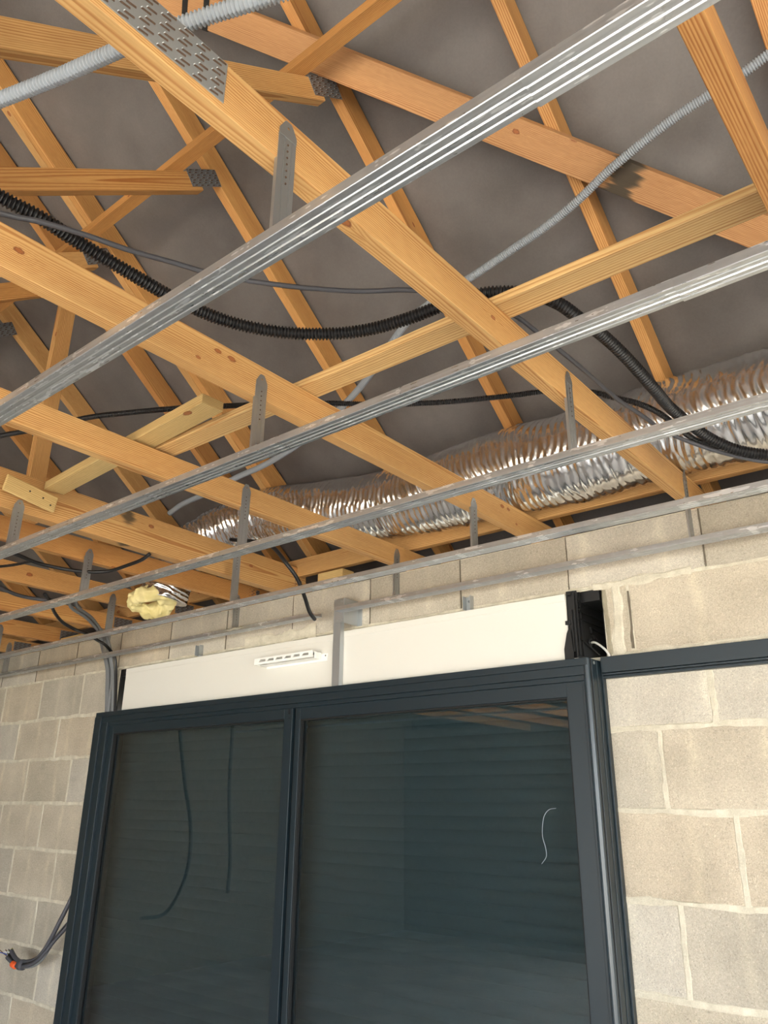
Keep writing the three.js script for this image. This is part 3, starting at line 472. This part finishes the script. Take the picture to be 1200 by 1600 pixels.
{ // torn yellow glass wool lining at the open end
  const g = new THREE.TorusGeometry(0.078, 0.036, 40, 90), p = g.attributes.position;
  for (let i = 0; i < p.count; i++) { const x = p.getX(i), y = p.getY(i), z = p.getZ(i), k = 1 + 0.16 * noise(x * 30, y * 30 + z * 20, 61) + 0.07 * noise(x * 80, y * 80 + z * 60, 62); p.setXYZ(i, x * k, y * k, z * k * (0.9 + 0.6 * noise(x * 14, y * 14, 63)) + 0.012 * noise(x * 40, y * 40, 64)); }
  g.computeVertexNormals(); g.rotateX(Math.PI / 2); g.rotateZ(0.25); g.rotateX(-0.15); g.translate(-3.218, 2.56, 0.432);
  const w = mesh('glass_wool', g, WOOL, duct); tag(w, 'torn yellow glass wool at the open end');
}

// ---------------------------------------------------------------- conduits and cables
function conduit(name, pts, r, mat, label, pitch = 0.0085, m = 12) {
  const { L } = frames(pts, 10), n = Math.round(L / pitch) * 4;
  const g = sweep(pts, n, m, (s) => Math.round(s / L * n) % 4 < 2 ? r * 1.03 : r * 0.76);
  return solo(name, g, mat, label, 'conduit');
}
const cableGeo = (pts, r) => sweep(pts, Math.max(40, pts.length * 10), 10, () => r);
function cable(pts, r, mat, label, group) { return solo('electric_cable', cableGeo(pts, r), mat, label, 'cable', group); }
conduit('corrugated_conduit', [[-1.382,2.790,2.3],[-1.382,2.785,2.094],[-1.369,2.78,2.021],[-1.370,2.775,1.934],[-1.355,2.760,1.816],[-1.341,2.750,1.687],[-1.313,2.745,1.575],[-1.245,2.740,1.469],[-1.166,2.740,1.392],[-1.069,2.740,1.335],[-.956,2.745,1.301],[-.872,2.750,1.287],[-.768,2.757,1.254],[-.689,2.757,1.185],[-.655,2.752,1.126],[-.635,2.740,1.054],[-.616,2.730,.955],[-.601,2.710,.860],[-.588,2.680,.732],[-.587,2.670,.622],[-.568,2.650,.536],[-.538,2.625,.450],[-.491,2.600,.388],[-.425,2.585,.333],[-.341,2.575,.292],[0.2,2.57,0.25],[0.9,2.6,0.25]], 0.0155, CABLEBLACK, 'thick black corrugated conduit sagging across the middle of the roof space');
cable([[-1.42,2.72,2.4],[-1.359,2.730,2.098],[-1.322,2.730,2.039],[-1.292,2.735,1.960],[-1.267,2.740,1.872],[-1.238,2.750,1.780],[-1.196,2.750,1.691],[-1.101,2.750,1.566],[-.988,2.750,1.451],[-.894,2.750,1.382],[-.811,2.745,1.297],[-.752,2.742,1.161],[-.727,2.720,1.059],[-.705,2.700,.914],[-.690,2.685,.721],[-.665,2.670,.617],[-.634,2.645,.528],[-.563,2.612,.430],[-.497,2.588,.366],[-.430,2.57,.314],[-.34,2.556,.285],[0.2,2.55,0.25],[0.9,2.58,0.25]], 0.0058, CABLEDARK, 'thin dark cable running beside the thick black conduit');
conduit('corrugated_conduit', [[-2.9,2.80,1.69],[-2.586,2.790,1.607],[-2.473,2.790,1.573],[-2.296,2.790,1.511],[-2.115,2.790,1.459],[-1.983,2.785,1.405],[-1.806,2.780,1.319],[-1.674,2.770,1.253],[-1.516,2.750,1.190],[-1.397,2.740,1.124],[-1.259,2.730,1.028],[-1.105,2.730,.926],[-.947,2.735,.836],[-.850,2.735,.792],[-.763,2.735,.713],[-.716,2.720,.673],[-.666,2.705,.619],[-.635,2.69,.563],[-.61,2.665,.512],[-.585,2.64,.442],[-.54,2.62,.38]], 0.0085, CABLEBLACK, 'thin black corrugated conduit running behind the lapped timber runners', 0.0055, 10);
conduit('corrugated_conduit', [[-3.6,2.74,2.95],[-2.8,2.735,2.74],[-2.0,2.745,2.5],[-1.6,2.76,2.37],[-1.305,2.768,2.269],[-1.139,2.770,2.211],[-1.026,2.770,2.174],[-.913,2.765,2.144],[-.836,2.760,2.125],[-.775,2.765,2.099],[-.726,2.770,2.077],[-.667,2.770,2.053],[-.604,2.780,2.022],[-.3,2.80,1.9]], 0.0125, CONDUITWHITE, 'light grey corrugated conduit in the top left corner', 0.0068, 12);
conduit('corrugated_conduit', [[.4,3.47,.86],[-.024,3.455,.840],[-.159,3.449,.832],[-.225,3.442,.823],[-.318,3.437,.816],[-.417,3.429,.807],[-.516,3.417,.791],[-.624,3.401,.770],[-.743,3.377,.740],[-.865,3.360,.718],[-.990,3.349,.704],[-1.096,3.340,.692],[-1.165,3.334,.685],[-1.293,3.326,.674],[-1.454,3.307,.650],[-1.744,3.223,.542],[-1.905,3.185,.493],[-2.160,3.140,.436],[-2.323,3.120,.411],[-2.510,3.106,.393],[-2.697,3.101,.386],[-2.958,3.086,.367],[-3.149,3.080,.359],[-3.278,3.066,.341]], 0.0135, CONDUITGREY, 'mid grey corrugated conduit crossing below the rafters at right', 0.0068, 12);
cable([[-2.928,2.570,1.456],[-2.951,2.560,1.300],[-2.965,2.555,1.216],[-2.988,2.550,1.124],[-2.949,2.545,.977],[-2.878,2.550,.888],[-2.751,2.560,.866],[-2.64,2.60,.84],[-2.62,2.585,.83]].slice(0, 7).concat([[-2.66,2.572,.856],[-2.625,2.588,.852]]), 0.0075, CABLEBLACK, 'black cable sagging under the beams at the left edge');
cable([[-3.289,2.560,1.245],[-3.211,2.565,1.176],[-3.113,2.560,1.156],[-3.007,2.556,1.147]], 0.006, CABLEBLACK, 'short black cable joining the sagging one at the left edge');
cable([[-3.5,2.575,1.2],[-3.58,2.573,.999],[-3.64,2.57,.889],[-3.645,2.570,.810],[-3.609,2.570,.733],[-3.57,2.575,.664]], 0.009, CABLEDARK, 'dark grey cable lying under the beam at the left edge');
const BUNDLE = 'cables dropping down the wall beside the shutter box';
cable([[-3.554,2.580,.797],[-3.621,2.560,.728],[-3.728,2.540,.642],[-3.828,2.520,.533],[-3.85,2.505,.459],[-3.93,2.51,.340],[-4.003,2.505,.240],[-4.05,2.481,.130],[-4.065,2.425,.065],[-4.055,2.318,.05],[-4.02,2.115,.05],[-4.015,1.95,.05]], 0.0085, CABLEBLACK, 'black cable curving from the beams into the wall bundle', BUNDLE);
cable([[-3.466,2.585,.675],[-3.533,2.570,.675],[-3.582,2.560,.648],[-3.62,2.553,.609],[-3.746,2.553,.460],[-3.962,2.540,.250],[-4.110,2.512,.100],[-4.145,2.436,.045],[-4.121,2.322,.035],[-4.095,2.121,.05],[-4.09,1.95,.052]], 0.0085, CABLEGREY, 'grey cable with a sharp bend above the wall bundle', BUNDLE);
cable([[-3.553,2.585,.639],[-3.62,2.570,.590],[-3.773,2.568,.420],[-3.926,2.553,.270],[-4.075,2.525,.120],[-4.106,2.430,.062],[-4.085,2.318,.048],[-4.058,2.118,.045],[-4.055,1.95,.05]], 0.0085, CABLEGREY, 'grey cable slanting down to the wall bundle behind the hanger', BUNDLE);
[[-0.044, 0.016], [-0.022, 0.02], [0.0, 0.012]].forEach(([dx, z], i) => cable([[-4.285 + dx, 2.66, .06], [-4.225 + dx, 2.5, z + 0.012], [-4.175 + dx, 2.39, z], [-4.145 + dx, 2.26, z], [-4.115 + dx, 2.10, z], [-4.108 + dx, 1.95, z]], 0.0095, CABLEGREY, ['grey cable at the left side of the wall bundle', 'grey cable second from the left in the wall bundle', 'grey cable in the middle of the wall bundle against the blocks'][i], BUNDLE));
cable([[-2.366,2.660,.503],[-2.314,2.620,.475],[-2.251,2.560,.457],[-2.255,2.520,.396],[-2.288,2.460,.314],[-2.322,2.420,.230],[-2.338,2.400,.182]].map((p, i) => [[-2.60,2.746,.47],[-2.37,2.68,.44],[-2.285,2.59,.42],[-2.265,2.53,.37],[-2.285,2.465,.30],[-2.322,2.420,.230],[-2.338,2.400,.182]][i]), 0.0085, CABLEBLACK, 'black cable hanging down in front of the blocks left of the post');
cable([[-1.178,2.2,-.06],[-1.16,2.197,-.045],[-1.13,2.18,-.02],[-1.10,2.155,.0],[-1.085,2.135,.012],[-1.08,2.118,.016]], 0.0042, WHITEPLASTIC, 'white cable leaving the black end of the shutter box');
cable([[-4.72,2.6,1.0],[-4.681,2.299,1.000],[-4.651,2.123,1.000],[-4.544,1.784,1.000],[-4.425,1.469,1.000],[-4.428,1.241,1.000],[-4.599,.990,1.000],[-4.867,.926,1.000]], 0.012, CABLEBLACK, 'black cable hanging in a long bow at left, mirrored in the left pane');
cable([[-4.125,2.6,1.0],[-4.108,2.260,1.000],[-4.088,2.095,1.000],[-4.071,1.703,1.000],[-4.014,1.299,1.000],[-4.018,1.137,1.000]], 0.012, CABLEBLACK, 'straight black cable hanging at left, mirrored in the left pane');
solo('white_thread', cableGeo([[-1.297,1.642,.0648],[-1.323,1.637,.0648],[-1.342,1.617,.0648],[-1.353,1.558,.0648],[-1.344,1.519,.0648],[-1.343,1.494,.0648],[-1.362,1.47,.0648]], 0.0009), CONDUITGREY, 'wavy white thread stuck to the right pane of the door', 'thread');
{ // loose bundle that comes out behind the left jamb
  const b = thing('cable_bundle', 'loose end of dark cables taped together, sticking out beside the left jamb', 'cable');
  const end = V(-4.455, 0.835, 0.14);
  [[1.20, 0.02, 0.012, 0, 0.0115, CABLEDARK], [1.03, 0.03, 0.0, 0.006, 0.0095, CABLEBLACK], [1.0, 0.045, -0.008, 0.012, 0.0095, CABLEDARK], [1.04, 0.02, -0.012, -0.006, 0.009, CABLEGREY]].forEach(([y, z, dy, dz, r, m], i) => {
    mesh('cable', cableGeo([[-4.11, y + 0.24, z], [-4.17, y + 0.05, z + 0.02], [-4.215 - i * 0.01, lerp(y, 0.92, 0.45), 0.085 + dz], [-4.33, 0.868 + dy, 0.12 + dz], [-4.455, 0.835 + dy, 0.14 + dz], [-4.52, 0.842 + dy, 0.14 + dz], [-4.585, 0.868 + dy * 1.4, 0.14 + dz * 1.6]], r), m, b);
  });
  mesh('tape', sweep([[-4.432, 0.836, 0.143], [-4.462, 0.833, 0.143]], 6, 16, () => 0.026), CABLEDARK, b);
  tag(mesh('orange_cap', sweep([[-4.485, 0.827, 0.155], [-4.52, 0.832, 0.155]], 6, 14, () => 0.0165), ORANGE, b), 'bright orange cable cap');
  const cols = [0x2b4fa0, 0x6b4a2e, 0xd8d8d8, 0x8a2a2a, 0x222222, 0x9aa03a].map((c) => new THREE.MeshStandardMaterial({ color: c, roughness: 0.5 }));
  for (let i = 0; i < 9; i++) { const a = i * 0.7, o = [-4.585 + rr(-0.01, 0.01), 0.868 + Math.sin(a) * 0.012, 0.145 + Math.cos(a) * 0.012]; mesh('wire', cableGeo([o, [o[0] - 0.025, o[1] + rr(0.0, 0.02), o[2] + rr(-0.01, 0.02)], [o[0] - 0.04 + rr(-0.02, 0.03), o[1] + rr(-0.01, 0.035), o[2] + rr(-0.02, 0.03)]], 0.0022), cols[i % 6], b); }
}
// black tape bands that hold the wind brace conduit
for (const [t, lab] of [[0.135, 'black band strapped round the wind brace, the upper one at the top edge'], [0.164, 'black band strapped round the wind brace, the lower one beside the grey conduit']]) {
  const p0 = V(-1.905, roofY(1.806) - 0.026, 1.806), p1 = V(-0.02, roofY(0.204) - 0.026, 0.204), X = p1.clone().sub(p0).normalize(), n = V(0, 1, -SL).normalize(), Y = n.clone().cross(X).normalize();
  const bands = [[0, 0.0505, 0.1, 0.003, 0], [0, -0.0505, 0.1, 0.003, 0], [0.0185, 0, 0.104, 0.003, 1], [-0.0185, 0, 0.104, 0.003, 1]].map(([dz, dy, , th, side]) => (side ? rbox(0.02, 0.104, th, 0.0008) : rbox(0.02, th, 0.04, 0.0008)).translate(0, dy, dz));
  solo('cable_strap', orient(merge(bands), p0.clone().lerp(p1, t), X, Y, X.clone().cross(Y)), BLACK, lab, 'strap');
}
scene.traverse((o) => { if (o.isMesh) o.castShadow = o.receiveShadow = true; });
renderer.render(scene, camera);
